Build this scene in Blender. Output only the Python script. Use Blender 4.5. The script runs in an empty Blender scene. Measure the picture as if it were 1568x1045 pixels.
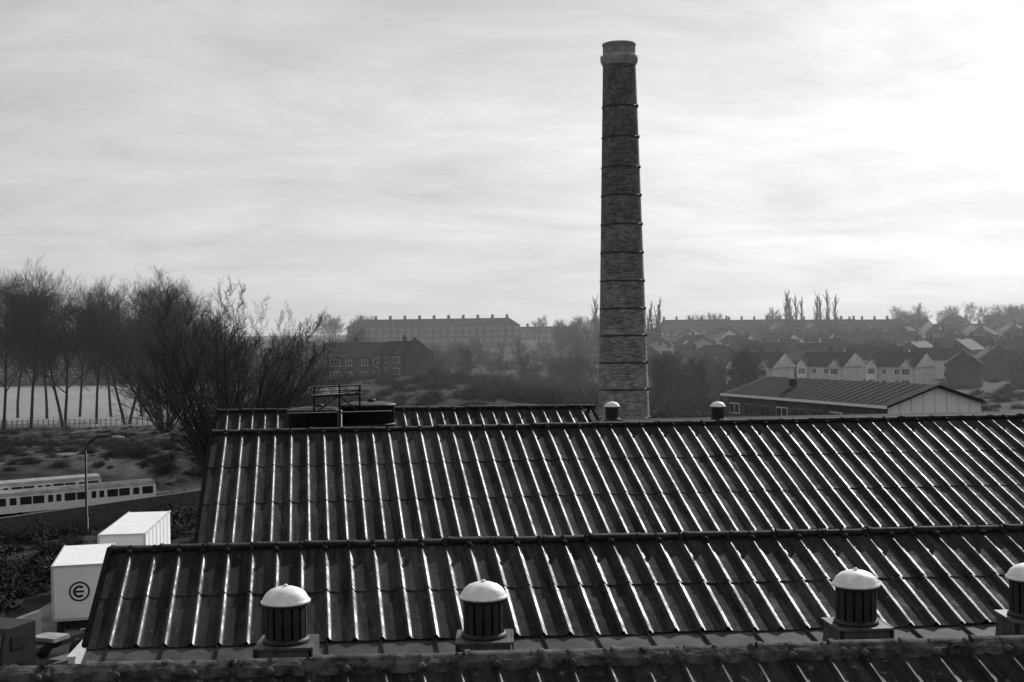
import bpy, math, random
import numpy as np
from mathutils import Vector, Matrix
from mathutils import noise as mn
random.seed(7)
S=bpy.context.scene
R=random.random
def U(a,b): return a+(b-a)*random.random()

# ---------------------------------------------------------------- camera
CAMZ=14.0; F=1900.0
pitch=math.atan(10.5/F); roll=0.014
f=Vector((0,math.cos(pitch),-math.sin(pitch))); r0=Vector((1,0,0)); u0=r0.cross(f)
rr=r0*math.cos(roll)-u0*math.sin(roll); uu=u0*math.cos(roll)+r0*math.sin(roll)
cd=bpy.data.cameras.new("camera"); cam=bpy.data.objects.new("camera",cd); S.collection.objects.link(cam)
M=Matrix((rr,uu,-f)).transposed().to_4x4(); M.translation=Vector((0,0,CAMZ)); cam.matrix_world=M
cd.sensor_width=36; cd.lens=36*F/1568; cd.clip_end=20000; cd.clip_start=.1; S.camera=cam
def ray(px,py): return rr*((px-784)/F)+uu*(-(py-522.5)/F)+f
def P(px,py,d):
    q=ray(px,py); return Vector((0,0,CAMZ))+q*(d/q.y)
def G(px,py,z):
    q=ray(px,py); return Vector((0,0,CAMZ))+q*(z/q.z)
def XD(px,d): return P(px,512,d).x

# ---------------------------------------------------------------- materials
def mat(name,c,rough=.8,var=.35,scale=3,bump=0,spec=.5,detail=6,c2=None,coord='Object',stretch=None,metal=0):
    m=bpy.data.materials.new(name); m.use_nodes=True; nt=m.node_tree; b=nt.nodes['Principled BSDF']
    b.inputs['Roughness'].default_value=rough; b.inputs['Specular IOR Level'].default_value=spec
    b.inputs['Metallic'].default_value=metal
    tc=nt.nodes.new('ShaderNodeTexCoord'); mp=nt.nodes.new('ShaderNodeMapping')
    nt.links.new(tc.outputs[coord],mp.inputs[0])
    if stretch: mp.inputs['Scale'].default_value=stretch
    n=nt.nodes.new('ShaderNodeTexNoise'); n.inputs['Scale'].default_value=scale; n.inputs['Detail'].default_value=detail; n.inputs['Roughness'].default_value=.65
    nt.links.new(mp.outputs[0],n.inputs['Vector'])
    cr=nt.nodes.new('ShaderNodeValToRGB'); cr.color_ramp.elements[0].position=.32; cr.color_ramp.elements[1].position=.68
    a=max(0,c*(1-var)); z=c*(1+var) if c2 is None else c2
    cr.color_ramp.elements[0].color=(a,a,a,1); cr.color_ramp.elements[1].color=(z,z,z,1)
    nt.links.new(n.outputs[0],cr.inputs[0]); nt.links.new(cr.outputs[0],b.inputs['Base Color'])
    if bump:
        bp=nt.nodes.new('ShaderNodeBump'); bp.inputs['Strength'].default_value=bump; bp.inputs['Distance'].default_value=.02
        nt.links.new(n.outputs[0],bp.inputs['Height']); nt.links.new(bp.outputs[0],b.inputs['Normal'])
    return m
SP=.341
def roofmat(name,lo,hi,lich,rough,lt=.60,spec=.3):
    m=bpy.data.materials.new(name); m.use_nodes=True; nt=m.node_tree; b=nt.nodes['Principled BSDF']; N=nt.nodes.new; L=nt.links.new
    uv=N('ShaderNodeUVMap'); uv.uv_map='UVMap'
    mp=N('ShaderNodeMapping'); mp.inputs['Scale'].default_value=(7,.9,1); L(uv.outputs[0],mp.inputs[0])
    n1=N('ShaderNodeTexNoise'); n1.inputs['Scale'].default_value=1.2; n1.inputs['Detail'].default_value=9; n1.inputs['Roughness'].default_value=.75; L(mp.outputs[0],n1.inputs['Vector'])
    cr=N('ShaderNodeValToRGB'); cr.color_ramp.elements[0].position=.40; cr.color_ramp.elements[1].position=.64
    cr.color_ramp.elements[0].color=(lo,lo,lo,1); cr.color_ramp.elements[1].color=(hi,hi,hi,1); L(n1.outputs[0],cr.inputs[0])
    n2=N('ShaderNodeTexNoise'); n2.inputs['Scale'].default_value=7; n2.inputs['Detail'].default_value=9; n2.inputs['Roughness'].default_value=.8; L(uv.outputs[0],n2.inputs['Vector'])
    c2=N('ShaderNodeValToRGB'); c2.color_ramp.elements[0].position=lt; c2.color_ramp.elements[1].position=lt+.1; L(n2.outputs[0],c2.inputs[0])
    mx=N('ShaderNodeMix'); mx.data_type='RGBA'; L(c2.outputs[0],mx.inputs[0]); L(cr.outputs[0],mx.inputs[6]); mx.inputs[7].default_value=(lich,lich,lich,1)
    n3=N('ShaderNodeTexNoise'); n3.inputs['Scale'].default_value=.35; n3.inputs['Detail'].default_value=4; L(uv.outputs[0],n3.inputs['Vector'])
    ml=N('ShaderNodeMapRange'); ml.inputs[1].default_value=.35; ml.inputs[2].default_value=.65; ml.inputs[3].default_value=.4; ml.inputs[4].default_value=2.2; L(n3.outputs[0],ml.inputs[0])
    vm=N('ShaderNodeVectorMath'); vm.operation='SCALE'; L(mx.outputs[2],vm.inputs[0]); L(ml.outputs[0],vm.inputs['Scale']); L(vm.outputs[0],b.inputs['Base Color'])
    sx=N('ShaderNodeSeparateXYZ'); L(uv.outputs[0],sx.inputs[0])
    md=N('ShaderNodeMath'); md.operation='MODULO'; md.inputs[1].default_value=SP; L(sx.outputs[0],md.inputs[0])
    pan=N('ShaderNodeMapRange'); pan.inputs[1].default_value=.235; pan.inputs[2].default_value=.25; pan.inputs[3].default_value=.42; pan.inputs[4].default_value=0; L(md.outputs[0],pan.inputs[0])
    # large-scale + small-scale grime breaks the sheen up
    n4=N('ShaderNodeTexNoise'); n4.inputs['Scale'].default_value=1.7; n4.inputs['Detail'].default_value=6; n4.inputs['Roughness'].default_value=.75; L(uv.outputs[0],n4.inputs['Vector'])
    av=N('ShaderNodeMath'); av.operation='ADD'; L(n2.outputs[0],av.inputs[0]); L(n4.outputs[0],av.inputs[1])
    rm=N('ShaderNodeMapRange'); rm.inputs[1].default_value=.82; rm.inputs[2].default_value=1.22; rm.inputs[3].default_value=rough-.03; rm.inputs[4].default_value=rough+.36; L(av.outputs[0],rm.inputs[0])
    ad=N('ShaderNodeMath'); ad.operation='ADD'; ad.use_clamp=True; L(rm.outputs[0],ad.inputs[0]); L(pan.outputs[0],ad.inputs[1]); L(ad.outputs[0],b.inputs['Roughness'])
    b.inputs['Specular IOR Level'].default_value=spec
    bp=N('ShaderNodeBump'); bp.inputs['Strength'].default_value=.35; bp.inputs['Distance'].default_value=.01; L(n2.outputs[0],bp.inputs['Height']); L(bp.outputs[0],b.inputs['Normal'])
    return m
def brickmat(name,c,mortar,scale):
    m=bpy.data.materials.new(name); m.use_nodes=True; nt=m.node_tree; b=nt.nodes['Principled BSDF']; N=nt.nodes.new; L=nt.links.new
    uv=N('ShaderNodeUVMap'); uv.uv_map='UVMap'
    br=N('ShaderNodeTexBrick'); br.inputs['Scale'].default_value=scale; br.inputs['Brick Width'].default_value=.9; br.inputs['Row Height'].default_value=.3; br.inputs['Mortar Size'].default_value=.03
    br.inputs['Color1'].default_value=(c*.6,)*3+(1,); br.inputs['Color2'].default_value=(c*1.5,)*3+(1,); br.inputs['Mortar'].default_value=(mortar,)*3+(1,)
    L(uv.outputs[0],br.inputs['Vector'])
    n=N('ShaderNodeTexNoise'); n.inputs['Scale'].default_value=.9; n.inputs['Detail'].default_value=9; n.inputs['Roughness'].default_value=.7; L(uv.outputs[0],n.inputs['Vector'])
    mr=N('ShaderNodeMapRange'); mr.inputs[1].default_value=.3; mr.inputs[2].default_value=.7; mr.inputs[3].default_value=.55; mr.inputs[4].default_value=1.5; L(n.outputs[0],mr.inputs[0])
    sx=N('ShaderNodeSeparateXYZ'); L(uv.outputs[0],sx.inputs[0])
    soot=N('ShaderNodeMapRange'); soot.inputs[1].default_value=8; soot.inputs[2].default_value=24; soot.inputs[3].default_value=1.6; soot.inputs[4].default_value=.8; L(sx.outputs[1],soot.inputs[0])
    mm=N('ShaderNodeMath'); mm.operation='MULTIPLY'; L(mr.outputs[0],mm.inputs[0]); L(soot.outputs[0],mm.inputs[1])
    vm=N('ShaderNodeVectorMath'); vm.operation='SCALE'; L(br.outputs[0],vm.inputs[0]); L(mm.outputs[0],vm.inputs['Scale']); L(vm.outputs[0],b.inputs['Base Color'])
    b.inputs['Roughness'].default_value=.9; b.inputs['Specular IOR Level'].default_value=.2
    bp=N('ShaderNodeBump'); bp.inputs['Strength'].default_value=.6; bp.inputs['Distance'].default_value=.03; L(n.outputs[0],bp.inputs['Height']); L(bp.outputs[0],b.inputs['Normal'])
    return m
M_roof=roofmat('asbestos_roof',.004,.034,.12,.31,.58,.19)
M_roof0=roofmat('mossy_tile',.008,.035,.2,.42,.57,.12)
M_ridge=mat('ridge_tile',.018,.8,.6,9,.6,spec=.15)
M_coping=mat('mossy_coping',.03,.9,.8,6,1,spec=.1,c2=.13)
M_wall=mat('dark_brick',.06,.9,.5,4,.4)
M_apron=mat('lead_apron',.055,.75,.6,2.5,.4,spec=.15)
M_dome=mat('vent_cap_paint',.8,.5,.2,6,.15)
M_vent=mat('vent_metal',.025,.6,.5,8,.3,spec=.3)
M_vbase=mat('vent_base_lead',.07,.6,.7,5,.3,spec=.3)
M_black=mat('black_iron',.015,.6,.4,6,.2,spec=.3)
M_chim=brickmat('chimney_brick',.14,.10,3.0)
M_band=mat('iron_band',.03,.6,.4,5)
M_crender=mat('chimney_cement',.28,.8,.4,2,.3)
M_brick=mat('house_brick',.075,.9,.4,.8,spec=.1)
M_pale=mat('pale_render',.5,.85,.2,.8,spec=.2)
M_hroof=mat('house_roof_tile',.03,.9,.4,1.5,spec=.08)
M_hroof2=mat('house_roof_slate',.05,.85,.4,1.5,spec=.15)
M_white=mat('white_paint',.78,.6,.08,3,spec=.3)
M_glass=mat('window_glass',.03,.15,.2,1)
M_bark=mat('bark',.03,.9,.4,3,spec=.1)
M_bark2=mat('bark_twig',.045,.95,.3,3,spec=.05)
M_leaf=mat('ivy_leaf',.022,.8,.5,2,spec=.08)
M_weed=mat('dry_weed',.10,.9,.6,.6,spec=.1)
M_train=mat('train_aluminium',.78,.45,.1,1.5)
M_trroof=mat('train_roof',.30,.8,.3,1,spec=.2)
M_lorry=mat('lorry_white',.8,.5,.06,2,spec=.3)
M_rubber=mat('rubber',.02,.8,.2,5)
M_conc=mat('yard_concrete',.18,.9,.6,.35,.2,spec=.1)
M_ballast=mat('ballast',.06,.95,.6,4,.5,spec=.1)
M_steel=mat('rail_steel',.3,.4,.3,4,metal=.8)
M_shedroof=mat('shed_roof_sheet',.03,.9,.4,.7,spec=.05)
M_post=mat('fence_post',.16,.8,.3,2)

# ---------------------------------------------------------------- mesh builder
class MB:
    def __init__(s): s.v=[];s.f=[];s.m=[];s.mats=[];s.sm=[]
    def mi(s,m):
        if m not in s.mats: s.mats.append(m)
        return s.mats.index(m)
    def add(s,vs,fs,m,smooth=False):
        o=len(s.v); s.v+= [tuple(v) for v in vs]; k=s.mi(m)
        for q in fs: s.f.append([i+o for i in q]); s.m.append(k); s.sm.append(smooth)
    def box(s,c,size,m,yaw=0,taper=1):
        cx,cy,cz=c; a,b,h=[t/2 for t in size]; cs,sn=math.cos(yaw),math.sin(yaw); vs=[]
        for z,t in((-h,1),(h,taper)):
            for x,y in((-a,-b),(a,-b),(a,b),(-a,b)):
                x*=t;y*=t; vs.append((cx+x*cs-y*sn,cy+x*sn+y*cs,cz+z))
        s.add(vs,[(3,2,1,0),(4,5,6,7),(0,1,5,4),(1,2,6,5),(2,3,7,6),(3,0,4,7)],m)
    def lathe(s,c,prof,m,n=24,smooth=True,cap=True):
        vs=[];fs=[]
        for r,z in prof:
            for i in range(n):
                a=2*math.pi*i/n; vs.append((c[0]+r*math.cos(a),c[1]+r*math.sin(a),c[2]+z))
        for k in range(len(prof)-1):
            for i in range(n):
                j=(i+1)%n; fs.append((k*n+i,k*n+j,(k+1)*n+j,(k+1)*n+i))
        if cap: fs.append(tuple(range(n))[::-1]); fs.append(tuple((len(prof)-1)*n+i for i in range(n)))
        s.add(vs,fs,m,smooth)
    def tube(s,pts,rad,m,n=6,smooth=True,cap=True):
        vs=[];fs=[]
        K=len(pts)
        for k in range(K):
            p=Vector(pts[k]); d=(Vector(pts[min(k+1,K-1)])-Vector(pts[max(k-1,0)])).normalized()
            a=d.cross(Vector((.3,.2,1)) if abs(d.z)<.95 else Vector((1,0,0))).normalized(); b=d.cross(a)
            r=rad[k] if isinstance(rad,(list,tuple)) else rad
            for i in range(n):
                t=2*math.pi*i/n; vs.append(p+a*(r*math.cos(t))+b*(r*math.sin(t)))
        for k in range(K-1):
            for i in range(n):
                j=(i+1)%n; fs.append((k*n+i,k*n+j,(k+1)*n+j,(k+1)*n+i))
        if cap: fs.append(tuple(range(n))); fs.append(tuple((K-1)*n+i for i in range(n)))
        s.add(vs,fs,m,smooth)
    def mesh(s,name):
        me=bpy.data.meshes.new(name); me.from_pydata(s.v,[],s.f)
        for m in s.mats: me.materials.append(m)
        me.polygons.foreach_set('material_index',s.m); me.polygons.foreach_set('use_smooth',s.sm); me.update(); return me
    def obj(s,name,parent=None,loc=(0,0,0),yaw=0):
        return link(name,s.mesh(name),parent,loc,yaw)
def link(name,me,parent=None,loc=(0,0,0),yaw=0,sc=1):
    o=bpy.data.objects.new(name,me); S.collection.objects.link(o); o.location=loc; o.rotation_euler=(0,0,yaw)
    o.scale=sc if isinstance(sc,tuple) else (sc,)*3
    if parent: o.parent=parent
    return o
def empty(name): 
    e=bpy.data.objects.new(name,None); S.collection.objects.link(e); return e
_cache={}
def arrs(me):
    if me.name in _cache: return _cache[me.name]
    n=len(me.vertices); v=np.empty(n*3,np.float32); me.vertices.foreach_get('co',v)
    lv=np.empty(len(me.loops),np.int32); me.loops.foreach_get('vertex_index',lv)
    ls=np.empty(len(me.polygons),np.int32); me.polygons.foreach_get('loop_start',ls)
    mi=np.empty(len(me.polygons),np.int32); me.polygons.foreach_get('material_index',mi)
    _cache[me.name]=(v.reshape(-1,3),lv,ls,mi,list(me.materials)); return _cache[me.name]
class Merge:
    def __init__(s): s.items=[]
    def put(s,me,loc,yaw,sc):
        s.items.append((me,loc,yaw,sc if isinstance(sc,tuple) else (sc,)*3))
    def build(s,name):
        V=[];LV=[];LS=[];MI=[];mats=[];vo=0;lo=0
        for me,loc,yaw,sc in s.items:
            v,lv,ls,mi,ms=arrs(me)
            for m in ms:
                if m not in mats: mats.append(m)
            mp=np.array([mats.index(m) for m in ms],np.int32)
            w=v*np.array(sc,np.float32); c,s_=math.cos(yaw),math.sin(yaw)
            w=np.stack([w[:,0]*c-w[:,1]*s_,w[:,0]*s_+w[:,1]*c,w[:,2]],1)+np.array(loc,np.float32)
            V.append(w);LV.append(lv+vo);LS.append(ls+lo);MI.append(mp[mi]);vo+=len(v);lo+=len(lv)
        V=np.concatenate(V).astype(np.float32);LV=np.concatenate(LV);LS=np.concatenate(LS);MI=np.concatenate(MI)
        me=bpy.data.meshes.new(name); me.vertices.add(len(V)); me.vertices.foreach_set('co',V.ravel())
        me.loops.add(len(LV)); me.loops.foreach_set('vertex_index',LV.astype(np.int32))
        me.polygons.add(len(LS)); me.polygons.foreach_set('loop_start',LS.astype(np.int32))
        me.polygons.foreach_set('material_index',MI.astype(np.int32))
        for m in mats: me.materials.append(m)
        me.update(calc_edges=True); return link(name,me)

# ---------------------------------------------------------------- terrain
def ss(a,b,x):
    t=min(1,max(0,(x-a)/(b-a))); return t*t*(3-2*t)
TD=Vector((.797,.604)); TN=Vector((-.604,.797))
def trk(x,y): return (x+41.5)*TN.x+(y-118.8)*TN.y-3
def H(x,y):
    a=x/max(y,20); st=250+145*(1-ss(-.24,-.12,a))
    h=12*ss(st,720,y)+4*ss(700,1500,y)
    h+=5.5*math.exp(-((x+24)/26)**2-((y-255)/45)**2)
    h+=2.5*math.exp(-((x+5)/22)**2-((y-205)/28)**2)
    s=trk(x,y); w=ss(-33,-15,s)*(1-ss(9,24,s))*(1-ss(-30,-8,x))
    h-=3*w
    if y>90: h+=.25*math.sin(x*.13+y*.05)*math.sin(y*.09-x*.03)*(0 if (a<-.24 and 195<y<390) else 1)*(1-w)
    return h
def axis(lo,hi,step,far,neg=True):
    a=[];x=lo
    while x<=hi: a.append(x); x+=step
    st=step; x=hi
    while x<far: st*=1.35; x+=st; a.append(x)
    if neg:
        st=step;x=lo;b=[]
        while x>-far: st*=1.35; x-=st; b.append(x)
        a=b[::-1]+a
    return a
xs=axis(-240,260,4,9000); ys=[-400,-150,-50]+axis(0,760,4,9000,False)
vs=[];fs=[];col=[]
for y in ys:
    for x in xs:
        vs.append((x,y,H(x,y)))
        a=x/max(y,20); s=trk(x,y)
        c=.045
        fld=(1-ss(-.25,-.235,a))*ss(197,203,y)*(1-ss(382,395,y))
        c=c*(1-fld)+(.25+.05*mn.noise(Vector((x*.05,y*.02,4))))*fld
        if 140<y<197 and x<-20: c=.05+.13*max(0,mn.noise(Vector((x*.12,y*.25,0)))+.2)
        if y<140: c=.035
        if y>170 and -.24<a<.1: c=.03
        col.append(c)
nx=len(xs)
for j in range(len(ys)-1):
    for i in range(nx-1):
        k=j*nx+i; fs.append((k,k+1,k+nx+1,k+nx))
me=bpy.data.meshes.new('ground'); me.from_pydata(vs,[],fs)
at=me.color_attributes.new('Alb','FLOAT_COLOR','POINT')
for i,c in enumerate(col): at.data[i].color=(c,c,c,1)
for p in me.polygons: p.use_smooth=True
gm=bpy.data.materials.new('ground_grass'); gm.use_nodes=True; nt=gm.node_tree; b=nt.nodes['Principled BSDF']; N=nt.nodes.new; L=nt.links.new
ca=N('ShaderNodeVertexColor'); ca.layer_name='Alb'; geo=N('ShaderNodeNewGeometry')
n=N('ShaderNodeTexNoise'); n.inputs['Scale'].default_value=.35; n.inputs['Detail'].default_value=10; n.inputs['Roughness'].default_value=.7; L(geo.outputs['Position'],n.inputs['Vector'])
mr=N('ShaderNodeMapRange'); mr.inputs[1].default_value=.35; mr.inputs[2].default_value=.65; mr.inputs[3].default_value=.3; mr.inputs[4].default_value=1.6; L(n.outputs[0],mr.inputs[0])
sm=N('ShaderNodeMapRange'); sm.inputs[1].default_value=.15; sm.inputs[2].default_value=.25; sm.inputs[3].default_value=0; sm.inputs[4].default_value=.65; L(ca.outputs[0],sm.inputs[0])
mx=N('ShaderNodeMix'); mx.data_type='FLOAT'; L(sm.outputs[0],mx.inputs[0]); L(mr.outputs[0],mx.inputs[2]); mx.inputs[3].default_value=1
vm=N('ShaderNodeVectorMath'); vm.operation='SCALE'; L(ca.outputs[0],vm.inputs[0]); L(mx.outputs[0],vm.inputs['Scale']); L(vm.outputs[0],b.inputs['Base Color'])
b.inputs['Roughness'].default_value=.95; b.inputs['Specular IOR Level'].default_value=.05
bp=N('ShaderNodeBump'); bp.inputs['Strength'].default_value=.5; bp.inputs['Distance'].default_value=.3; L(n.outputs[0],bp.inputs['Height']); L(bp.outputs[0],b.inputs['Normal'])
me.materials.append(gm); link('ground',me)

# ---------------------------------------------------------------- corrugated roofs
AW=Vector((-.165,1)).normalized()
PROF=[(0,-.001),(.06,-.006),(.12,-.008),(.18,-.006),(.236,-.001),(.250,.018),(.262,.035),(.274,.041),(.286,.039),(.300,.026),(.318,.003)]
def sheets(name,o,e,tw,length,run,t,rows,parent,m,ext=0):
    nper=int(length/SP); vs=[];fs=[];uvs=[]
    us=[]
    for k in range(nper):
        us+=[(k*SP+a,h,k) for a,h in PROF]
    us.append((nper*SP,0,nper)); n=len(us)
    rnd=random.Random(len(name)*7+rows)
    for r in range(rows):
        v0=r*run/rows; v1=(r+1)*run/rows+(.05 if r<rows-1 else .02)
        jit=[rnd.uniform(-.002,.005) for _ in range(nper//3+2)]
        jv=[rnd.uniform(-.016,.016) for _ in range(nper//3+2)]
        base=len(vs)
        for q in range(7):
            if q<5: v=v0+(v1-v0)*q/4; dz=.011*q/4
            elif q==5: v=v1+.0005; dz=.011
            else: v=v1; dz=-.002
            for (u,h,k) in us:
                jj=jit[k//3]*(min(q,4)/4); v_=v+(jv[k//3] if q>=4 else 0)
                x=o.x+e.x*u+tw.x*v_; y=o.y+e.y*u+tw.y*v_; z=o.z-t*v_+h+dz+jj
                vs.append((x,y,z)); uvs.append((u,v_))
        for q in (0,1,2,3,5):
            for i in range(n-1):
                k=base+q*n+i; fs.append((k,k+n,k+n+1,k+1) if tw.y<0 else (k,k+1,k+n+1,k+n))
    me=bpy.data.meshes.new(name); me.from_pydata(vs,[],fs); uv=me.uv_layers.new(name='UVMap')
    for lp in me.loops: uv.data[lp.index].uv=uvs[lp.vertex_index]
    for p in me.polygons: p.use_smooth=True
    me.materials.append(m); return link(name,me,parent)
def ridge(mb,o,e,length,m,mk,r=.062,step=2,lift=.02):
    n=int(length/(SP*step))+1; rd=random.Random(3)
    for k in range(n):
        a=k*SP*step; b=a+SP*step+.03; j=rd.uniform(-.01,.01)
        p0=Vector((o.x+e.x*a,o.y+e.y*a,o.z+lift+j)); p1=Vector((o.x+e.x*b,o.y+e.y*b,o.z+lift-.006+j))
        pc=p0+(p1-p0)*.07
        mb.tube([p0,pc],r*1.2,m,10); mb.tube([pc,p1],r,m,10)
        for s in range(step):
            uu_=a+SP*s+.275
            q=Vector((o.x+e.x*uu_,o.y+e.y*uu_,o.z+.04))
            mb.tube([q,q+Vector((-AW.x,-AW.y,-.40))*.15],[.045,.034],m,6)
        q=Vector((o.x+e.x*(a+.275),o.y+e.y*(a+.275),o.z+.05))+Vector((-AW.x,-AW.y,-.35))*.17
        mb.lathe(tuple(q),[(.02,-.03),(.036,.0),(.038,.025),(.015,.045)],mk,8)
def roof_building(name,pl,pr,zr,run,run_back,t,rows,m,extL=0,extR=0,cop=None,rowsb=2):
    par=empty(name)
    A=G(pl[0],pl[1],zr); B=G(pr[0],pr[1],zr)
    e=Vector((B.x-A.x,B.y-A.y)); ln=e.length; e.normalize()
    A=A-Vector((e.x,e.y,0))*extL; ln+=extL+extR
    tw=-AW
    sheets('roof_slope',A,e,tw,ln,run,t,rows,par,m)
    sheets('roof_slope_back',A,e,AW,ln,run_back,t,rowsb,par,m)
    mb=MB(); ridge(mb,A,e,ln,cop or M_ridge,cop or M_ridge); mb.obj('ridge_tiles',par)
    mb=MB()
    for o in(A-Vector((e.x,e.y,0))*.02,A+Vector((e.x,e.y,0))*(ln)):
        for d,rn in((tw,run),(AW,run_back)):
            p0=o+Vector((0,0,.03)); p1=o+Vector((d.x*rn,d.y*rn,-t*rn+.03))
            mb.tube([p0,p1],.04,M_ridge,6)
    mb.obj('barge_boards',par)
    mb=MB(); E3=Vector((e.x,e.y,0))
    a=A+E3*.1; c=A+E3*(ln-.1)
    def pt(o,d,rn,dz=-.12): return Vector((o.x+d.x*rn,o.y+d.y*rn,o.z-t*rn+dz))
    L_=[pt(a,tw,run-.15),pt(a,tw,0),pt(a,AW,run_back-.15)]; R_=[pt(c,tw,run-.15),pt(c,tw,0),pt(c,AW,run_back-.15)]
    def g(v): return Vector((v.x,v.y,-.3))
    vs=L_+R_+[g(L_[0]),g(L_[2]),g(R_[0]),g(R_[2])]
    mb.add(vs,[(6,0,1,2,7),(8,9,5,4,3),(6,8,3,0),(7,2,5,9)],M_wall); mb.obj('walls',par)
    return par,A,e,ln
t=.414
pA,oA,eA,lnA=roof_building('workshop_building',(170,844),(1568,811),-2.99,2.08,2.3,t,2,M_roof,extR=4)
pB,oB,eB,lnB=roof_building('factory_building',(325,664),(1568,639),-2.01,5.4,4.4,t,4,M_roof,extR=6)
pC,oC,eC,lnC=roof_building('factory_building',(333,631),(905,624),-2.0,3.0,4.5,t,2,M_roof)
p0,o0,e0,ln0=roof_building('foreground_building',(0,1033),(1568,986),-3.0,3.0,2.1,t,2,M_roof0,extL=4,extR=3,cop=M_coping)

mb=MB(); rd=random.Random(5)
n=int(ln0/.035); vs=[];fs=[]
prof=[(-.13,-.06),(-.12,.02),(-.07,.05),(0,.06),(.07,.05),(.12,.015),(.13,-.06)]
for i in range(n+1):
    k=i*.035; c=o0+Vector((e0.x,e0.y,0))*k
    for a_,h in prof:
        nz=mn.noise(Vector((k*4,a_*14,3)))*.03+mn.noise(Vector((k*15,a_*40,7)))*.02+(-.03 if (i%16)==0 else 0)
        vs.append((c.x-e0.y*a_,c.y+e0.x*a_+nz*.6,c.z+h+nz))
m=len(prof)
for i in range(n):
    for j in range(m-1): fs.append((i*m+j,(i+1)*m+j,(i+1)*m+j+1,i*m+j+1))
mb.add(vs,fs,M_coping,False)
mb.obj('ridge_coping',p0)

mb=MB(); E3=Vector((eA.x,eA.y,0)); TW=Vector((-AW.x,-AW.y,0))
a=oA+TW*2.05+Vector((0,0,-t*2.05-.03)); b2=a+TW*1.5+Vector((0,0,-.26))
vs=[a,a+E3*lnA,b2+E3*lnA,b2]; vs+= [v-Vector((0,0,.1)) for v in vs]
mb.add(vs,[(3,2,1,0),(4,5,6,7),(0,1,5,4),(1,2,6,5),(2,3,7,6),(3,0,4,7)],M_apron)
k=.26
while k<lnA:
    mb.tube([a+E3*k+Vector((0,0,.012)),b2+E3*k+Vector((0,0,.012))],.018,M_apron,6); k+=SP*2
mb.obj('gutter_apron',pA)
mb=MB(); q0=b2-Vector((0,0,.05)); 
mb.tube([q0,q0+E3*lnA],.09,M_black,8); mb.obj('gutter',pA)

# ---------------------------------------------------------------- roof vents
def vent(px,py_top,d,sc=1.0):
    top=P(px,py_top,d); mb=MB(); H0=.94; yaw=math.atan2(eA.y,eA.x)+U(-.08,.08)
    mb.box((0,0,.08),(.64,.64,.32),M_vbase,0,.93)
    mb.box((0,0,.25),(.66,.66,.03),M_vbase)
    mb.box((.34,-.02,.10),(.02,.60,.34),M_vbase); mb.box((-.30,-.345,.08),(.05,.02,.34),M_black)
    mb.lathe((0,0,.265),[(.27,0),(.27,.03),(.235,.06)],M_vent,24)
    mb.lathe((0,0,.30),[(.205,0),(.205,.46)],M_black,20)
    for i in range(14):
        a_=2*math.pi*i/14; mb.box((.23*math.cos(a_),.23*math.sin(a_),.30+.21),(.02,.075,.42),M_vent,a_)
    mb.lathe((0,0,.68),[(.245,0),(.255,.02),(.255,.05),(.24,.07)],M_vent,24)
    mb.lathe((0,0,.725),[(.265,0),(.288,.0),(.292,.018),(.274,.03),(.264,.05),(.23,.105),(.18,.145),(.11,.172),(.04,.184),(.0,.186)],M_dome,28)
    mb.lathe((0,0,.905),[(.025,0),(.03,.02),(.012,.03),(0,.035)],M_dome,10)
    o=mb.obj('roof_ventilator',None,(top.x,top.y,top.z-H0*sc),yaw); o.scale=(sc,)*3
for px,py,d in((437,894,14.5),(740,887,14.7),(1310,869,15.1),(1577,859,15.3)): vent(px,py,d)
for px,py,d in((937,614,29.8),(1099,614,30.1)): vent(px,py,d,.66)

mb=MB(); c=P(1080,640,46)
mb.box((c.x+5,c.y-3,5.1),(24,18,10.2),M_wall,.08); mb.box((c.x+5,c.y-3,10.3),(24.6,18.6,.2),M_shedroof,.08); mb.obj('annex_building')

# ---------------------------------------------------------------- tanks and walkway
def tank(px,py,d,r):
    zt=P(px,py,d).z; c=P(px,py,d); mb=MB(); h=1.5
    mb.lathe((c.x,c.y,zt-h),[(r,0),(r,h-.09),(r+.03,h-.08),(r+.03,h-.03),(r-.02,h-.02),(r*.6,h+.02),(0,h+.035)],M_black,36)
    for z in(.5,.95): mb.lathe((c.x,c.y,zt-h+z),[(r,0),(r+.02,.0),(r+.02,.05),(r,.05)],M_black,36,cap=False)
    for a in range(4):
        x=c.x+math.cos(a*1.57+.78)*r*.7; y=c.y+math.sin(a*1.57+.78)*r*.7; mb.box((x,y,zt-h-1.5),(.12,.12,3),M_black)
    mb.lathe((c.x+.1,c.y,zt),[(.1,0),(.1,.08),(0,.1)],M_black,12)
    mb.obj('water_tank')
tank(483,625,30.3,.66); tank(563,617,30.6,.66)
par=empty('access_platform'); mb=MB(); d=30.2
def lp(px,py,dd=d): return P(px,py,dd)
for dd in(29.3,30.4):
    for px,top,bot in((481,592,632),(520,590,655),(551,590,630)):
        mb.tube([lp(px,top,dd),lp(px,bot,dd)],.022,M_black,6)
    mb.tube([lp(478,607,dd),lp(553,603,dd)],.035,M_black,6)
    mb.tube([lp(478,593,dd),lp(553,590,dd)],.02,M_black,6)
    mb.tube([lp(478,600,dd),lp(553,597,dd)],.014,M_black,6)
    mb.tube([lp(483,632,dd),lp(518,607,dd)],.018,M_black,6); mb.tube([lp(551,632,dd),lp(520,607,dd)],.018,M_black,6)
for px in(481,500,520,535,551): mb.tube([lp(px,606,29.3),lp(px,606,30.4)],.02,M_black,6)
mb.tube([lp(440,634,29.2),lp(600,630,29.2)],.02,M_black,6)
mb.tube([lp(520,655,29.2),lp(520,628,29.2)],.06,M_black,8)
mb.obj('railings',par)

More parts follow.
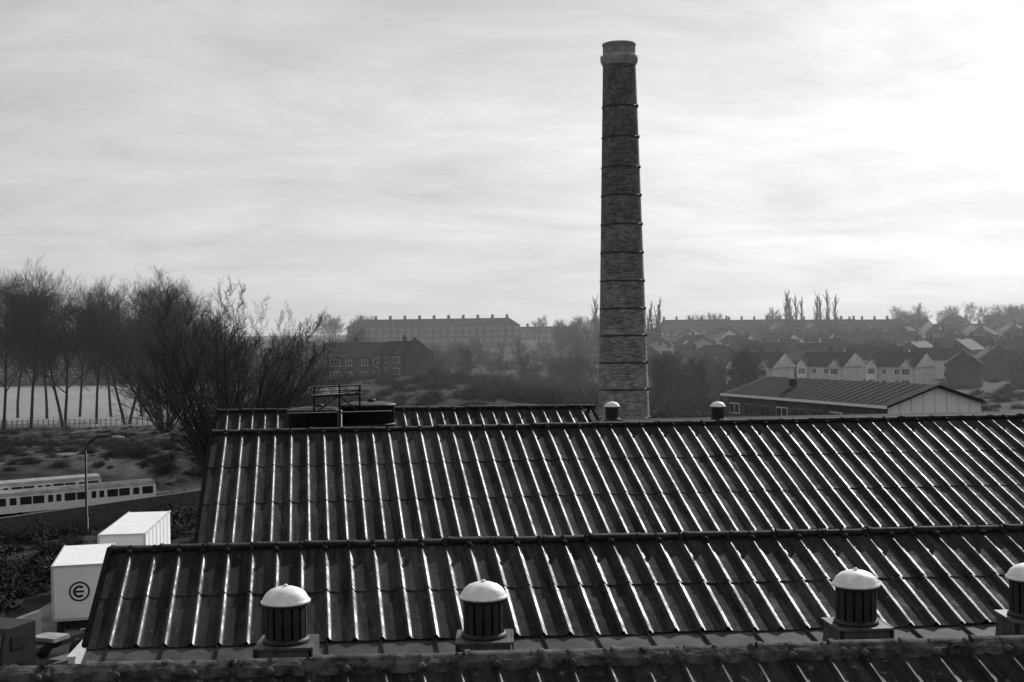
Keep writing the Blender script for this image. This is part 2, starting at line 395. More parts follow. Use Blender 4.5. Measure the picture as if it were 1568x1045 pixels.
# ---------------------------------------------------------------- chimney
par=empty('factory_chimney'); c=P(955,600,81); cx,cy=c.x,c.y
zt=P(948,68,81).z
def cr_(z):
    z1=P(955,600,81).z; z2=P(950,100,81).z; q=(z-z1)/(z2-z1); return 1.62+(1.07-1.62)*q
n=64; vs=[];fs=[];uvs=[]; zs=[-.5+i*(zt-1.1+.5)/40 for i in range(41)]
for z in zs:
    for i in range(n+1):
        a=2*math.pi*i/n; r=cr_(z); vs.append((cx+r*math.cos(a),cy+r*math.sin(a),z)); uvs.append((a*1.35,z))
for k in range(40):
    for i in range(n):
        q=k*(n+1)+i; fs.append((q,q+1,q+n+2,q+n+1))
me=bpy.data.meshes.new('shaft'); me.from_pydata(vs,[],fs); uv=me.uv_layers.new(name='UVMap')
for lp_ in me.loops: uv.data[lp_.index].uv=uvs[lp_.vertex_index]
for p in me.polygons: p.use_smooth=True
me.materials.append(M_chim); link('shaft',me,par)
mb=MB(); rt=cr_(zt-1)
mb.lathe((cx,cy,zt-1.45),[(rt,0),(rt+.14,.25),(rt+.17,.45),(rt+.17,.62),(rt+.0,.72)],M_crender,48,cap=False)
mb.lathe((cx,cy,zt-.75),[(rt-.0,0),(rt+.0,.62),(rt+.04,.64),(rt+.04,.75),(rt-.2,.75),(rt-.22,-.2)],M_crender,48,cap=False)
mb.lathe((cx,cy,zt-.75),[(rt-.2,.1),(0,.1)],M_black,48,cap=False)
mb.obj('crown',par)
mb=MB()
for py in (165,212,258,301,345,388,431,473,514,555,596,640):
    z=P(950,py,81).z; r=cr_(z); mb.lathe((cx,cy,z-.05),[(r,0),(r+.035,.01),(r+.035,.10),(r,.11)],M_band,48,cap=False)
    mb.box((cx+r*.9+.05,cy-r*.45,z),(.16,.1,.16),M_band)
mb.obj('iron_hoops',par)

# ---------------------------------------------------------------- trees
def maketree(seed,height,spread,nl=(9,7,6,5),lean=.35,r0=.42,first=.22,up=.25,stems=1,kL=.5,tw=.02,vl=0,k4=1.0,bend=None):
    rd=random.Random(seed); mb=MB(); bend=up if bend is None else bend
    def br(p,d,Ln,r,lev):
        nseg=[6,4,3,2,1][lev]; sides=[7,5,3,3,3][lev]; pts=[p]; rad=[r]; q=p.copy(); dd=d.copy()
        rend=r*(.25 if lev==0 else .4)
        for k in range(nseg):
            w=[.08,.17,.22,.25,.3][lev]
            dd=(dd+Vector((rd.uniform(-w,w),rd.uniform(-w,w),rd.uniform(-w,w)+bend*.25))).normalized()
            q=q+dd*(Ln/nseg); pts.append(q.copy()); rad.append(r+(rend-r)*(k+1)/nseg)
        mb.tube(pts,rad,M_bark if lev<2 else M_bark2,sides,cap=False)
        if lev>=len(nl): return
        m=nl[lev]
        for i in range(m):
            f0=first if lev==0 else .15
            tt=f0+(1-f0)*((i+rd.uniform(.1,.9))/m); s=tt*nseg; k=min(int(s),nseg-1); fr=s-k
            bp_=pts[k].lerp(pts[k+1],fr); ax=(pts[k+1]-pts[k]).normalized()
            ph=rd.uniform(0,6.283) if lev else i*2.4+rd.uniform(-.4,.4)
            o1=ax.cross(Vector((1,.1,.1))).normalized(); o2=ax.cross(o1)
            out=o1*math.cos(ph)+o2*math.sin(ph)
            sp=spread*rd.uniform(.7,1.25)
            nd=(ax*math.cos(sp)+out*math.sin(sp)+Vector((0,0,up))).normalized()
            ll=Ln*kL*rd.uniform(.75,1.2)*(1.15-.5*tt if lev==0 else 1)*(k4 if lev>=2 else 1)
            rr_=max(tw*(.8 if lev>=2 else 1),(rad[k]+(rad[k+1]-rad[k])*fr)*.5)
            br(bp_,nd,ll,rr_,lev+1)
    for s in range(stems):
        a=2.4*s+rd.uniform(-.4,.4); ln_=0 if stems==1 else lean*((s+.5)/stems)**.6 if vl else lean
        d=Vector((math.cos(a)*ln_,math.sin(a)*ln_,1)).normalized()
        br(Vector((math.cos(a)*.3*(stems>1),math.sin(a)*.3*(stems>1),-.3)),d,height*(.85 if stems==1 else .78),r0,0)
    return mb
def tm(name,*a,**k): return maketree(*a,**k).mesh(name)
TV=[tm('bare_tree_mesh',i+1,21,.70,lean=.18,r0=.26,first=.32,up=.16,stems=1+i%2,kL=.48,nl=((18,12)[i%2],9,7,5),tw=.018,k4=1.15) for i in range(3)]
TB=[tm('broad_tree_mesh',21,17,.6,lean=.95,vl=1,r0=.13,first=.14,up=.09,bend=.01,stems=22,kL=.31,nl=(13,8,6,5),tw=.012,k4=1.4)]
TR=[tm('round_tree_mesh',31+i,12,.75,r0=.25,first=.2,up=.15,kL=.5,nl=(14,9,8),tw=.04,k4=1.2) for i in range(3)]
TP=[tm('poplar_mesh',41+i,17,.32,r0=.25,first=.08,up=.5,kL=.28,nl=(40,10,6),tw=.05) for i in range(2)]
def tree(name,me,px,d,sc=1,yaw=None,parent=None,dz=0):
    x=XD(px,d); return link(name,me,parent,(x,d,H(x,d)+dz),U(0,6.28) if yaw is None else yaw,sc)
for px,d,sc in((3,196,.98),(45,199,1.02),(97,200,.98),(145,205,.92),(192,202,.96),(238,200,.94),(282,196,.9),(-40,198,1),(70,222,.98),(120,226,.96),(168,224,.95),(215,222,.97),(262,226,.94),(25,226,1.0)):
    tree('bare_tree',random.choice(TV),px,d,sc*1.08)
tree('broad_bare_tree',TB[0],350,132,(1.12,1.12,1.47),0.4)
tree('broad_bare_tree',TB[0],445,168,.8,2.4)
tree('broad_bare_tree',TB[0],250,185,1.15,1.4)
far=Merge()
def mass(p0,p1,d0,d1,n,s0,s1,meshes):
    for i in range(n):
        px=U(p0,p1); d=U(d0,d1); x=XD(px,d); far.put(random.choice(meshes),(x,d,H(x,d)-.3),U(0,6.28),U(s0,s1))
mass(-60,330,395,440,44,1.2,1.8,TR)
mass(330,560,300,430,36,.7,1.2,TR)
mass(560,930,280,470,60,.4,.75,TR)
mass(840,925,430,520,10,.8,1.1,TR)
mass(1000,1160,230,330,26,.5,.85,TR)
mass(1000,1600,330,560,46,.35,.6,TR)
mass(1060,1110,640,700,4,.9,1.1,TR); mass(1170,1205,640,680,3,.9,1.2,TR)
mass(1360,1600,660,780,32,.9,1.3,TR)
mass(480,560,560,680,8,.9,1.2,TR)
mass(800,930,560,700,12,.7,1.0,TR)
far.build('distant_trees')
for px,sc in((1205,1),(1212,1.05),(1219,.95),(1227,.9),(1250,.98),(1257,.9),(1268,1.05),(1279,.95)): tree('poplar_tree',random.choice(TP),px,560,sc*1.3)
for px,sc in((990,1.0),(997,.9),(1003,1.08),(1011,.95),(914,1.15)): tree('poplar_tree',random.choice(TP),px,480,sc*1.15)

# ---------------------------------------------------------------- bushes
def bushmesh(name,n,m,w=.02,leaf=False,seed=1):
    rd=random.Random(seed); mb=MB()
    for i in range(n):
        a=rd.uniform(0,6.283); el=math.acos(rd.uniform(.02,1)); rad=rd.uniform(.55,1.0)*(1+.25*math.sin(a*3+seed))
        d=Vector((math.cos(a)*math.sin(el),math.sin(a)*math.sin(el),math.cos(el)*.9))
        if leaf:
            c=d*rad*rd.uniform(.6,1); s=rd.uniform(.03,.075)
            v1=Vector((rd.uniform(-1,1),rd.uniform(-1,1),rd.uniform(-1,1))).normalized(); v2=v1.cross(d+Vector((.1,0,0))).normalized()
            mb.add([c-v1*s,c+v2*s*.6,c+v1*s,c-v2*s*.6],[(0,1,2,3)],m)
        else:
            b0=Vector((rd.uniform(-.4,.4),rd.uniform(-.4,.4),0)); tip=d*rad; mid=b0.lerp(tip,.5)+Vector((rd.uniform(-.1,.1),rd.uniform(-.1,.1),.08))
            sd=Vector((rd.uniform(-1,1),rd.uniform(-1,1),.2)).normalized()*w
            mb.add([b0-sd,b0+sd,mid+sd*.8,mid-sd*.8,tip],[(0,1,2,3),(3,2,4)],m)
    return mb.mesh(name)
BT=[bushmesh('twiggy_bush',420,M_bark2,.014,False,i+2) for i in range(3)]
BD=[bushmesh('dense_bush',700,M_bark2,.018,False,i+2) for i in range(2)]
BL=[bushmesh('leafy_bush',1600,M_leaf,.02,True,i+5) for i in range(2)]
BW=[bushmesh('weed_clump',120,M_weed,.02,False,i+9) for i in range(2)]
def scat(mg,meshes,p0,p1,d0,d1,n,s0,s1,zs=1):
    for i in range(n):
        px=U(p0,p1); d=math.sqrt(U(d0*d0,d1*d1)); x=XD(px,d); s=s0+(s1-s0)*R()**1.6
        mg.put(random.choice(meshes),(x,d,H(x,d)-.15*s),U(0,6.28),(s*U(.9,1.5),s*U(.9,1.5),s*U(.7,1.1)*zs))
thk=Merge()
scat(thk,BT+BD,640,930,200,330,240,1.5,4.5)
scat(thk,BT+BD,440,640,190,300,120,1.2,3)
scat(thk,BT+BD,990,1160,170,300,140,1.5,4.5)
scat(thk,BT,1400,1640,165,270,80,1.2,3.5)
scat(thk,BT,600,920,110,210,200,.8,2.4)
scat(thk,BD,-40,520,384,430,80,4,7.5,1.2)
scat(thk,BD,560,930,320,500,110,2,4.2)
scat(thk,BT,1000,1620,250,600,260,1.2,3.0)
thk.build('bush_thicket')
ivy=Merge()
scat(ivy,BL+BT[:1],-80,60,62,98,80,.5,2.3)
scat(ivy,BL+BT[:1],60,145,76,98,44,.5,1.7)
scat(ivy,BL+BT,160,340,86,132,110,.5,2.2)
ivy.build('ivy_bushes')
scrub=Merge()
scat(scrub,BW+BT[:1],-30,400,142,196,520,.3,1.2)
scat(scrub,BW,560,920,180,260,160,.4,1.0)
scat(scrub,BT,-20,330,138,170,90,.6,2.4)
scat(scrub,BW+BT[:2],-30,340,82,111,260,.3,1.0)
scrub.build('scrub_weeds')

# ---------------------------------------------------------------- houses
def gable(mb,x0,x1,y0,y1,z,h,m,mw,ov=.4,hip=0):
    ym=(y0+y1)/2; a,b=x0-ov,x1+ov; c,d=y0-ov,y1+ov; zz=z-.1
    vs=[(a,c,zz),(b,c,zz),(b,d,zz),(a,d,zz),(a+hip,ym,z+h),(b-hip,ym,z+h)]
    mb.add(vs,[(0,1,5,4),(2,3,4,5)],m)
    mb.add(vs,[(1,2,5),(3,0,4)],m if hip else mw); mb.add(vs,[(3,2,1,0)],m)
    mb.tube([(a+hip,ym,z+h+.03),(b-hip,ym,z+h+.03)],.13,m,6)
def win(mb,x,z,y,w,h,face=-1):
    mb.box((x,y+face*.02,z),(w+.12,.06,h+.12),M_white); 
    n=max(1,round(w/.75)); pw=w/n
    for i in range(n):
        for zz,hh in((z+h*.28,h*.40),(z-h*.2,h*.54)): mb.box((x-w/2+pw*(i+.5),y+face*.056,zz),(pw-.06,.03,hh),M_glass)
def stack(mb,x,y,z,h=1.5,w=1.0):
    mb.box((x,y,z+h/2),(w,.7,h),M_brick); mb.box((x,y,z+h+.06),(w+.14,.84,.12),M_brick)
    for k in(-.3,0,.3): mb.lathe((x+k*w,y,z+h+.12),[(.12,0),(.1,.45),(.13,.47)],M_brick,8)
def semi(wall,roof,hip,porch,seed,pg=None):
    rd=random.Random(seed); mb=MB(); w,d,e,h=13,8,5.3,3.1
    mb.box((0,0,e/2-.5),(w,d,e+1),wall); gable(mb,-w/2,w/2,-d/2,d/2,e,h,roof,wall,.4,hip)
    stack(mb,0,.3,e+h-.6)
    if rd.random()<.6: stack(mb,w/2-1,-.5,e+h-1.3 if not hip else e+.8,1.8)
    for s in(-1,1):
        for z in(1.5,4.1):
            win(mb,s*1.7,z,-d/2,1.2,1.2); win(mb,s*4.6,z,-d/2,2.0,1.4)
            win(mb,s*4.0,z,d/2,1.6,1.2,1)
        if porch:
            x=s*4.6; mb.box((x,-d/2-.45,e/2),(2.8,.9,e),wall)
            mb.add([(x-1.6,-d/2-1.1,e-.1),(x+1.6,-d/2-1.1,e-.1),(x,-d/2-1.1,e+1.5)],[(0,1,2)],pg or M_brick)
            mb.add([(x-1.7,-d/2-1.2,e-.1),(x+1.7,-d/2-1.2,e-.1),(x,-d/2-1.2,e+1.62),(x-1.7,-.4,e-.1),(x+1.7,-.4,e-.1),(x,-.4,e+1.62)],[(0,2,5,3),(1,4,5,2)],roof)
            for z in(1.5,4.1): win(mb,x,z,-d/2-.9,2.0,1.4)
    return mb.mesh('semi_detached_house')
HS=[semi(M_brick,M_hroof,3.5,0,1),semi(M_brick,M_hroof2,0,0,2),semi(M_pale,M_hroof,0,1,3,M_pale),semi(M_brick,M_hroof,0,1,4,M_brick),semi(M_brick,M_hroof,3.5,1,5,M_pale)]
def terrace(L_,st,wall,roof,hip,nch,hh=3):
    mb=MB(); e=st*2.7; d=9
    mb.box((0,0,e/2-1),(L_,d,e+2),wall); gable(mb,-L_/2,L_/2,-d/2,d/2,e,hh,roof,wall,.4,hip)
    for i in range(nch):
        x=-L_/2+hip+.8+(L_-2*hip-1.6)*(i/(nch-1)); stack(mb,x,.2,e+hh-.5,1.9,1.3)
    n=int(L_/3.2)
    for i in range(n):
        for s in range(st): win(mb,-L_/2+(i+.5)*L_/n,1.5+2.7*s,-d/2,1.2,1.1)
    return mb.mesh('terraced_houses')
FL=terrace(78,3,M_brick,M_hroof,5,11,3.2)
TE=terrace(42,2,M_brick,M_hroof,0,6)
x=XD(665,565); link('apartment_block',FL,None,(x,565,P(665,489,565).z-8.1-3.2),.0)
x=XD(820,640); link('terraced_houses',TE,None,(x,640,H(x,640)-2),.1)
for px,yw in((1065,.02),(1165,-.03),(1260,.03),(1330,0)):
    x=XD(px,600); link('terraced_houses',TE,None,(x,600,P(px,490,600).z-8.4),yw,(.75,1,1))
def house(px,d,yaw,kind,s=1,dz=0,name='semi_detached_house'):
    x=XD(px,d); link(name,HS[kind],None,(x,d,H(x,d)+dz),yaw,s)
house(545,272,.15,1,1,0); house(618,268,-.9,3,.9,0)
house(60,392,.1,3); house(-10,400,0,1); house(140,410,.1,0); house(420,430,0,0); house(480,420,.2,1)
rows=[(292,1165,1640,15.5,.25,0),(332,1060,1640,15,-.2,1),(368,1010,1640,14.6,.15,0),(405,1000,1640,14.6,-.1,2),(445,1000,1640,14.6,.2,0),(490,1000,1640,14.6,.1,1),(530,1000,1640,14.6,-.15,0),(570,1030,1640,15,-.1,0)]
for d,p0_,p1_,st,yw,_t in rows:
    x=XD(p0_,d); xe=XD(p1_,d); run=0
    while x<xe:
        if run<=0: run=random.choice([1,2,3]); yy=yw+U(-.15,.15)+random.choice([0,0,-1.1,.9,1.57]); kk=random.choice([0,1,3,4,0,3,1,0,2])
        run-=1
        dd=d+(x-XD(p0_,d))*math.tan(yw)*.4+U(-3,3)
        link('semi_detached_house',HS[kk],None,(x,dd,H(x,dd)-.2),yy,U(.96,1.03))
        x+=st*U(.95,1.12)
for px in(1400,1460,1530,1590): house(px,640,U(-.3,.3),random.choice([0,1,3]),1.1)

# ---------------------------------------------------------------- industrial shed (right)
mb=MB(); zE=5.0; zR=7.3
c0=Vector((31,179,0)); c1=Vector((43.8,145,0)); w=Vector((.936,.352,0))*13.6
c2=c1+w; c3=c0+w
def up(v,z): return Vector((v.x,v.y,z))
wo=w.normalized()*.7; ov=(c1-c0).normalized()*.8
r0_=(c0+c3)/2-ov; r1_=(c1+c2)/2+ov
e0_,e1_,e2_,e3_=c0-wo-ov,c1-wo+ov,c2+wo+ov,c3+wo-ov
vs=[up(e0_,zE),up(e1_,zE),up(r1_,zR),up(r0_,zR),up(e2_,zE),up(e3_,zE)]
mb.add(vs,[(0,1,2,3),(3,2,4,5)],M_shedroof)
vs=[v-Vector((0,0,.25)) for v in vs]; mb.add(vs,[(3,2,1,0),(5,4,2,3)],M_shedroof)
mb.add([up(e0_,zE-.3),up(e1_,zE-.3),up(e1_,zE+.05),up(e0_,zE+.05)],[(0,1,2,3)],M_white)
mb.add([up(c0,0),up(c1,0),up(c1,zE),up(c0,zE)],[(0,1,2,3)],M_brick)
mb.add([up(c1,3.2),up(c2,3.2),up(c2,zE-.1),up((c1+c2)/2,zR-.25),up(c1,zE-.1)],[(0,1,2,3,4)],M_white)
mb.add([up(c1,0),up(c2,0),up(c2,3.2),up(c1,3.2)],[(0,1,2,3)],M_brick)
mb.add([up(c3,0),up(c0,0),up(c0,zE),up((c0+c3)/2,zR-.25),up(c3,zE)],[(0,1,2,3,4)],M_brick)
mb.add([up(c2,0),up(c3,0),up(c3,zE),up(c2,zE)],[(0,1,2,3)],M_brick)
yaw=math.atan2(c1.y-c0.y,c1.x-c0.x); nn=Vector((-w.x,-w.y,0)).normalized()
for i in range(9):
    q=c0+(c1-c0)*((i+.5)/9)+nn*.05; mb.box((q.x,q.y,3.0),(2.6,.1,1.5),M_white if i%3==0 else M_post,yaw)
    for k in(-.65,.65): 
        g_=q+(c1-c0).normalized()*k+nn*.06; mb.box((g_.x,g_.y,3.0),(1.1,.06,1.25),M_glass,yaw)
nf=(c1-c0).normalized(); yw=math.atan2(w.y,w.x)
for i in range(4):
    q=c1+w*((i+.5)/4)+nf*.05; mb.box((q.x,q.y,1.9),(2.3,.1,1.4),M_white,yw); g_=q+nf*.06; mb.box((g_.x,g_.y,1.9),(2.1,.06,1.2),M_glass,yw)
for i in range(1,8):
    q=c1+w*(i/8)+nf*.03; zt_=zE-.2+(zR-zE)*(1-abs(i/4-1)); mb.box((q.x,q.y,(3.2+zt_)/2),(.06,.05,zt_-3.2),M_pale,yw)
for i in range(1,24):
    a_=c0+(c1-c0)*(i/24); mb.tube([up(a_-wo,zE+.04),up(a_+w*.5,zR+.04)],.04,M_shedroof,4)
q=(c0+c1)/2+w*.3; mb.box((q.x-3,q.y+6,6.9),(.9,.9,1.0),M_black)
mb.obj('industrial_shed')
mb=MB(); c=P(545,590,215); mb.box((0,0,.7),(4,3.4,1.4),M_brick); gable(mb,-2,2,-1.7,1.7,1.4,1.0,M_shedroof,M_pale,.3); 
link('garden_shed',mb.mesh('garden_shed'),None,(c.x,c.y,H(c.x,c.y)),1.2)
mb=MB(); mb.box((0,0,1.2),(7,4,2.4),M_brick); gable(mb,-3.5,3.5,-2,2,2.4,1.0,M_pale,M_brick,.3)
link('garden_shed',mb.mesh('garden_shed2'),None,(XD(500,205),205,H(XD(500,205),205)),-.5)

# ---------------------------------------------------------------- yard
mb=MB()
ya=[(-24.5,30),(-5,30),(-6,86),(-25,80)]
mb.add([(x,y,.02) for x,y in ya]+[(x,y,-.2) for x,y in ya],[(0,1,2,3),(0,4,5,1),(3,7,4,0)],M_conc); mb.obj('yard_pavement')
mb=MB()
a=Vector((-24.3,44,0)); b=Vector((-21.6,56,0))
mb.box(((a.x+b.x)/2,(a.y+b.y)/2,.9),(.25,12.5,1.8),M_pale,math.atan2(b.y-a.y,b.x-a.x)-math.pi/2); mb.obj('boundary_wall')
mb=MB(); mb.box((-17.6,52,.9),(.25,9,1.8),M_pale,.12); mb.box((-17.6,52,1.84),(.35,9.1,.08),M_pale,.12); mb.obj('yard_wall')
mb=MB(); mb.box((-24,104,.3),(.4,46,2.6),M_wall,-.62); mb.obj('retaining_wall')

# ---------------------------------------------------------------- lorries
def wheel(mb,x,y,r=.48,w=.3):
    prof=[(.1,-w/2),(r*.55,-w/2),(r-.05,-w/2),(r,-w/2+.05),(r,w/2-.05),(r-.05,w/2),(r*.55,w/2),(.1,w/2)]
    n=20;vs=[];fs=[]
    for rr_,k in prof:
        for i in range(n):
            a_=2*math.pi*i/n; vs.append((x+k,y+rr_*math.cos(a_),r+rr_*math.sin(a_)))
    for k in range(len(prof)-1):
        for i in range(n):
            j=(i+1)%n; fs.append((k*n+i,k*n+j,(k+1)*n+j,(k+1)*n+i))
    fs.append(tuple(range(n))); fs.append(tuple((len(prof)-1)*n+i for i in range(n)))
    mb.add(vs,fs,M_rubber)
    mb.box((x,y,r),(w+.04,.22,.22),M_crender)
def lorry(name,cx_,cy_,yaw,L_,H_,logo):
    par=empty(name); par.location=(cx_,cy_,.02); par.rotation_euler=(0,0,yaw)
    W=2.35; zb=1.15; mb=MB()
    mb.box((0,L_/2,(zb+H_)/2),(W,L_,H_-zb),M_lorry)
    for x in(-W/2,W/2):
        mb.box((x,L_/2,H_),(.08,L_+.04,.08),M_pale); mb.box((x,L_/2,zb),(.08,L_+.04,.1),M_pale)
        mb.box((x,0,(zb+H_)/2),(.09,.09,H_-zb),M_pale)
        for k in range(1,7): mb.box((x,L_*k/7,(zb+H_)/2),(.05,.04,H_-zb-.1),M_lorry)
    mb.box((0,-.0,H_),(W,.08,.09),M_pale); mb.box((0,-.0,zb+.02),(W,.08,.12),M_pale)
    mb.box((0,-.035,(zb+H_)/2-.02),(W-.12,.03,H_-zb-.2),M_lorry)
    mb.obj('box_body',par)
    mb=MB(); mb.box((0,L_/2,.9),(1.0,L_-.3,.3),M_black)
    for y in(L_-1.3,L_-2.5,1.2):
        for x in(-.95,.95): wheel(mb,x,y)
    mb.obj('chassis',par)
    if logo:
        mb=MB(); zc=(zb+H_)/2+.05; n=40; vs=[];fs=[]
        for i in range(n):
            a_=2*math.pi*i/n
            for r in(.46,.38): vs.append((r*math.cos(a_),-.058,zc+r*math.sin(a_)))
        for i in range(n): j=(i+1)%n; fs.append((2*i,2*i+1,2*j+1,2*j))
        mb.add(vs,fs,M_black)
        vs=[];fs=[];n=24
        for i in range(n+1):
            a_=math.radians(48)+math.radians(264)*i/n
            for r in(.28,.17): vs.append((r*math.cos(a_),-.06,zc+r*math.sin(a_)))
        for i in range(n): fs.append((2*i,2*i+1,2*i+3,2*i+2))
        mb.add(vs,fs,M_black); mb.box((.02,-.058,zc),(.36,.012,.09),M_black)
        mb.obj('round_logo',par)
lorry('box_lorry',-20.05,57,.25,6.0,3.62,True)
lorry('box_lorry',-20.6,65.0,.12,8.6,3.75,False)
def tractor():
    par=empty('tractor_unit'); par.location=(-20.9,52.0,.02); par.rotation_euler=(0,0,-.35)
    mb=MB(); prof=[(-.2,.5),(-2.1,.5),(-2.15,1.3),(-1.9,2.2),(-1.7,2.35),(-.2,2.4)]
    vs=[(-1.1,y,z) for y,z in prof]+[(1.1,y,z) for y,z in prof]; m=len(prof)
    mb.add(vs,[tuple(range(m)),tuple(range(m,2*m))[::-1]]+[(i,i+m,(i+1)%m+m,(i+1)%m) for i in range(m)],M_black)
    mb.add([(-1,-2.16,1.38),(1,-2.16,1.38),(.95,-1.94,2.15),(-.95,-1.94,2.15)],[(0,1,2,3)],M_glass)
    mb.box((0,-2.18,.95),(1.4,.05,.35),M_crender); mb.box((0,-2.2,.55),(2.2,.15,.2),M_pale)
    for x in(-1.11,1.11): mb.box((x,-1.2,1.75),(.03,.8,.55),M_glass)
    mb.obj('cab',par); mb=MB(); mb.box((0,1.6,.85),(.9,4.2,.25),M_black); mb.box((0,1.9,1.1),(1.3,1.0,.18),M_crender)
    for y in(-1.2,2.6):
        for x in(-.95,.95): wheel(mb,x,y)
    mb.obj('chassis',par)
tractor()

# ---------------------------------------------------------------- street lamp
mb=MB(); b_=P(133,815,90); x,y=b_.x,b_.y; z0=H(x,y); zt=P(133,692,90).z
mb.tube([(x,y,z0-.3),(x,y,z0+1.2)],.13,M_black,8); mb.tube([(x,y,z0+1.2),(x,y,zt)],[.10,.08],M_black,8)
pts=[Vector((x,y,zt))]
for px,py in((134,682),(139,675),(148,670),(160,668),(170,668)): pts.append(P(px,py,90))
mb.tube(pts,.07,M_black,6); e_=P(172,670,90); mb.tube([e_,e_+Vector((.35,0,0)),e_+Vector((.85,0,-.05))],[.07,.14,.08],M_crender,8)
mb.obj('street_lamp')

# ---------------------------------------------------------------- railway + trains
def onT(s,off,z): return Vector((-36+TD.x*s+TN.x*off,123+TD.y*s+TN.y*off,z))
ty=math.atan2(TD.y,TD.x); ZR=-3+.35
mb=MB(); c=onT(-40,4.5,-2.9); mb.box(tuple(c),(130,16,.35),M_ballast,ty); mb.obj('ballast_bed')
mb=MB()
for off in(0,4.2,8.5):
    for k in(-.72,.72): c=onT(-40,off+k,ZR-.02); mb.box(tuple(c),(130,.07,.14),M_steel,ty)
    for i in range(180): c=onT(-104+i*.7,off,ZR-.15); mb.box(tuple(c),(.25,2.5,.1),M_bark,ty)
mb.obj('railway_track')
def carriage(par,s_end,off,L_=15.8):
    mb=MB(); W=1.3
    prof=[(-W,.85),(-W-.03,1.6),(-W+.05,2.35),(-W+.3,2.68),(-.5,2.82),(0,2.85),(.5,2.82),(W-.3,2.68),(W-.05,2.35),(W+.03,1.6),(W,.85)]
    def at_(s,o,z): return onT(s,off+o,ZR+z)
    m=len(prof)
    vs=[at_(s_end-L_,o,z-.0) for o,z in prof]+[at_(s_end,o,z) for o,z in prof]
    for i in range(m-1):
        mb.add([vs[i],vs[i+1],vs[i+1+m],vs[i+m]],[(0,1,2,3)],M_trroof if 2<=i<=7 else M_train)
    mb.add(vs[:m],[tuple(range(m))],M_train); mb.add(vs[m:],[tuple(range(m))],M_train)
    mb.add([vs[0],vs[m-1],vs[2*m-1],vs[m]],[(0,1,2,3)],M_black)
    for sg in(-1,1):
        s=s_end-L_+.5; pat=[('w',1.2),('d',.9),('w',2.3),('D',1.5),('w',2.3),('D',1.5),('w',2.3),('d',.9),('w',1.2)]
        for kind,wd in pat:
            if kind=='w':
                for q in range(max(1,int(wd/1.1))):
                    nn_=max(1,int(wd/1.1)); c=at_(s+wd*(q+.5)/nn_,sg*(W+.015),1.92); mb.box(tuple(c),(wd/nn_-.12,.05,.72),M_glass,ty)
            else:
                nd=2 if kind=='D' else 1
                for q in range(nd):
                    c=at_(s+wd*(q+.5)/nd,sg*(W+.025),1.6); mb.box(tuple(c),(wd/nd-.05,.06,1.5),M_white,ty)
                    c=at_(s+wd*(q+.5)/nd,sg*(W+.05),1.92); mb.box(tuple(c),(wd/nd-.3,.05,.66),M_glass,ty)
            s+=wd+.12
    for o in(-.75,0,.75):
        c=at_(s_end+.02,o,1.85); mb.box(tuple(c),(.05,.5,.75),M_glass,ty)
    c=at_(s_end+.05,0,.95); mb.box(tuple(c),(.3,.4,.3),M_black,ty)
    for k in(2.4,L_-2.4):
        c=at_(s_end-k,0,.45); mb.box(tuple(c),(2.8,2.1,.5),M_black,ty)
        for kk in(-.9,.9):
            for o in(-1,1):
                q=at_(s_end-k+kk,o*.8,.4); q2=at_(s_end-k+kk,o*1.0,.4); mb.tube([q,q2],.4,M_black,12)
    c=at_(s_end-L_/2,0,.6); mb.box(tuple(c),(4.5,1.9,.5),M_black,ty)
    mb.obj('carriage',par)
tr=empty('underground_train'); carriage(tr,0,0); carriage(tr,-16.4,0); carriage(tr,-32.8,0)
tr=empty('underground_train'); carriage(tr,-2.5,8.5); carriage(tr,-18.9,8.5); carriage(tr,-35.3,8.5)

mb=MB()
for i in range(46):
    px=-40+i*8; x=XD(px,197.5); z=H(x,197.5); mb.box((x,197.5,z+.7),(.12,.12,1.5),M_post)
mb.tube([(XD(-40,197.5),197.5,1.2),(XD(320,197.5),197.5,1.2)],.03,M_post,4); mb.tube([(XD(-40,197.5),197.5,.7),(XD(320,197.5),197.5,.7)],.03,M_post,4)
mb.obj('field_fence')

# ---------------------------------------------------------------- mist volume
vm_=bpy.data.materials.new('mist'); vm_.use_nodes=True; nt=vm_.node_tree
for q in list(nt.nodes): nt.nodes.remove(q)
out=nt.nodes.new('ShaderNodeOutputMaterial'); vsn=nt.nodes.new('ShaderNodeVolumeScatter'); vsn.inputs['Density'].default_value=.0005; vsn.inputs['Anisotropy'].default_value=.2
nt.links.new(vsn.outputs[0],out.inputs['Volume'])
mb=MB(); mb.box((0,1400,18),(3600,2560,60),vm_); mb.obj('mist')

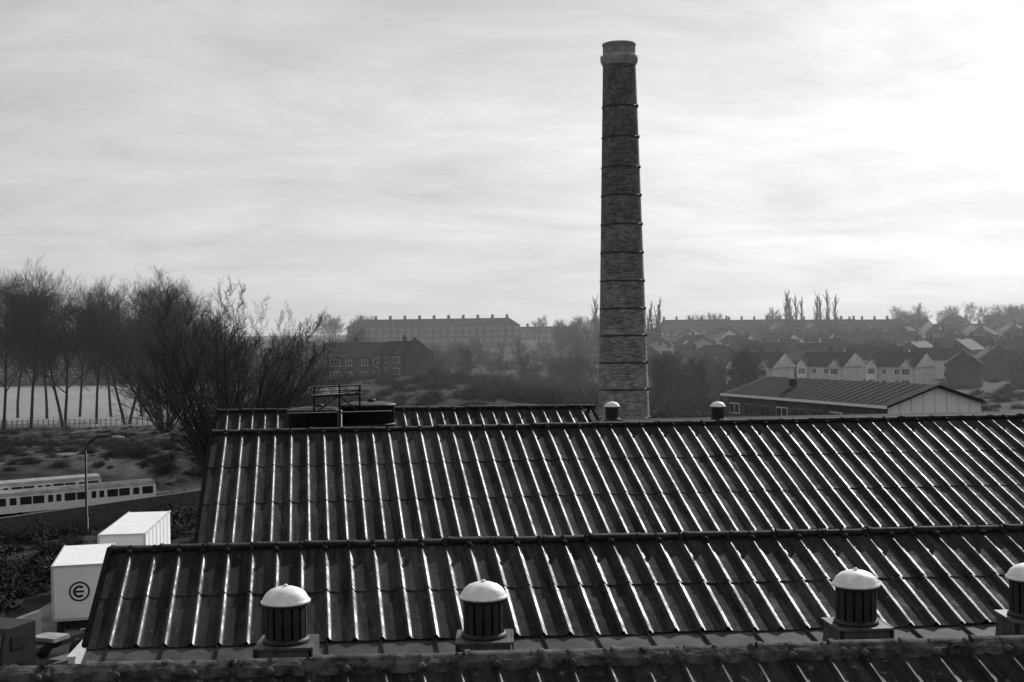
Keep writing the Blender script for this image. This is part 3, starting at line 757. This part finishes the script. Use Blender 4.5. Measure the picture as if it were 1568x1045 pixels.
# ---------------------------------------------------------------- light
EL=math.radians(28); AZ=math.radians(31)
s=Vector((math.sin(AZ)*math.cos(EL),math.cos(AZ)*math.cos(EL),math.sin(EL)))
ld=bpy.data.lights.new('sun','SUN'); ld.energy=4.2; ld.angle=math.radians(.6); ld.color=(1,.985,.96)
lo=bpy.data.objects.new('sun',ld); S.collection.objects.link(lo); lo.rotation_euler=(-s).to_track_quat('-Z','Y').to_euler()
w=bpy.data.worlds.new('World'); S.world=w; w.use_nodes=True; nt=w.node_tree; N=nt.nodes.new; L=nt.links.new
bg=nt.nodes['Background']; bg.inputs[1].default_value=.1
sk=N('ShaderNodeTexSky'); sk.sky_type='NISHITA'; sk.sun_disc=False; sk.sun_elevation=EL; sk.sun_rotation=AZ; sk.dust_density=2.5; sk.air_density=1
bw=N('ShaderNodeRGBToBW'); L(sk.outputs[0],bw.inputs[0])
pw_=N('ShaderNodeMath'); pw_.operation='POWER'; pw_.inputs[1].default_value=.36; L(bw.outputs[0],pw_.inputs[0])
ps=N('ShaderNodeMath'); ps.operation='MULTIPLY'; ps.inputs[1].default_value=3.25; L(pw_.outputs[0],ps.inputs[0])
tc=N('ShaderNodeTexCoord'); sp=N('ShaderNodeSeparateXYZ'); L(tc.outputs['Generated'],sp.inputs[0])
az=N('ShaderNodeMath'); az.operation='ADD'; az.inputs[1].default_value=.20; L(sp.outputs[2],az.inputs[0])
mxz=N('ShaderNodeMath'); mxz.operation='MAXIMUM'; mxz.inputs[1].default_value=.05; L(az.outputs[0],mxz.inputs[0])
dx=N('ShaderNodeMath'); dx.operation='DIVIDE'; L(sp.outputs[0],dx.inputs[0]); L(mxz.outputs[0],dx.inputs[1])
dy=N('ShaderNodeMath'); dy.operation='DIVIDE'; L(sp.outputs[1],dy.inputs[0]); L(mxz.outputs[0],dy.inputs[1])
cb=N('ShaderNodeCombineXYZ'); L(dx.outputs[0],cb.inputs[0]); L(dy.outputs[0],cb.inputs[1])
mp=N('ShaderNodeMapping'); mp.inputs['Scale'].default_value=(.6,1.0,1); mp.inputs['Rotation'].default_value=(0,0,-.55); L(cb.outputs[0],mp.inputs[0])
n=N('ShaderNodeTexNoise'); n.inputs['Scale'].default_value=2.0; n.inputs['Detail'].default_value=13; n.inputs['Roughness'].default_value=.68; n.inputs['Distortion'].default_value=.35; L(mp.outputs[0],n.inputs['Vector'])
mr=N('ShaderNodeMapRange'); mr.inputs[1].default_value=.34; mr.inputs[2].default_value=.68; mr.inputs[3].default_value=.88; mr.inputs[4].default_value=1.22; L(n.outputs[0],mr.inputs[0])
ml=N('ShaderNodeMath'); ml.operation='MULTIPLY'; L(ps.outputs[0],ml.inputs[0]); L(mr.outputs[0],ml.inputs[1])
L(ml.outputs[0],bg.inputs[0])
S.view_settings.view_transform='Standard'; S.view_settings.look='None'; S.view_settings.exposure=0
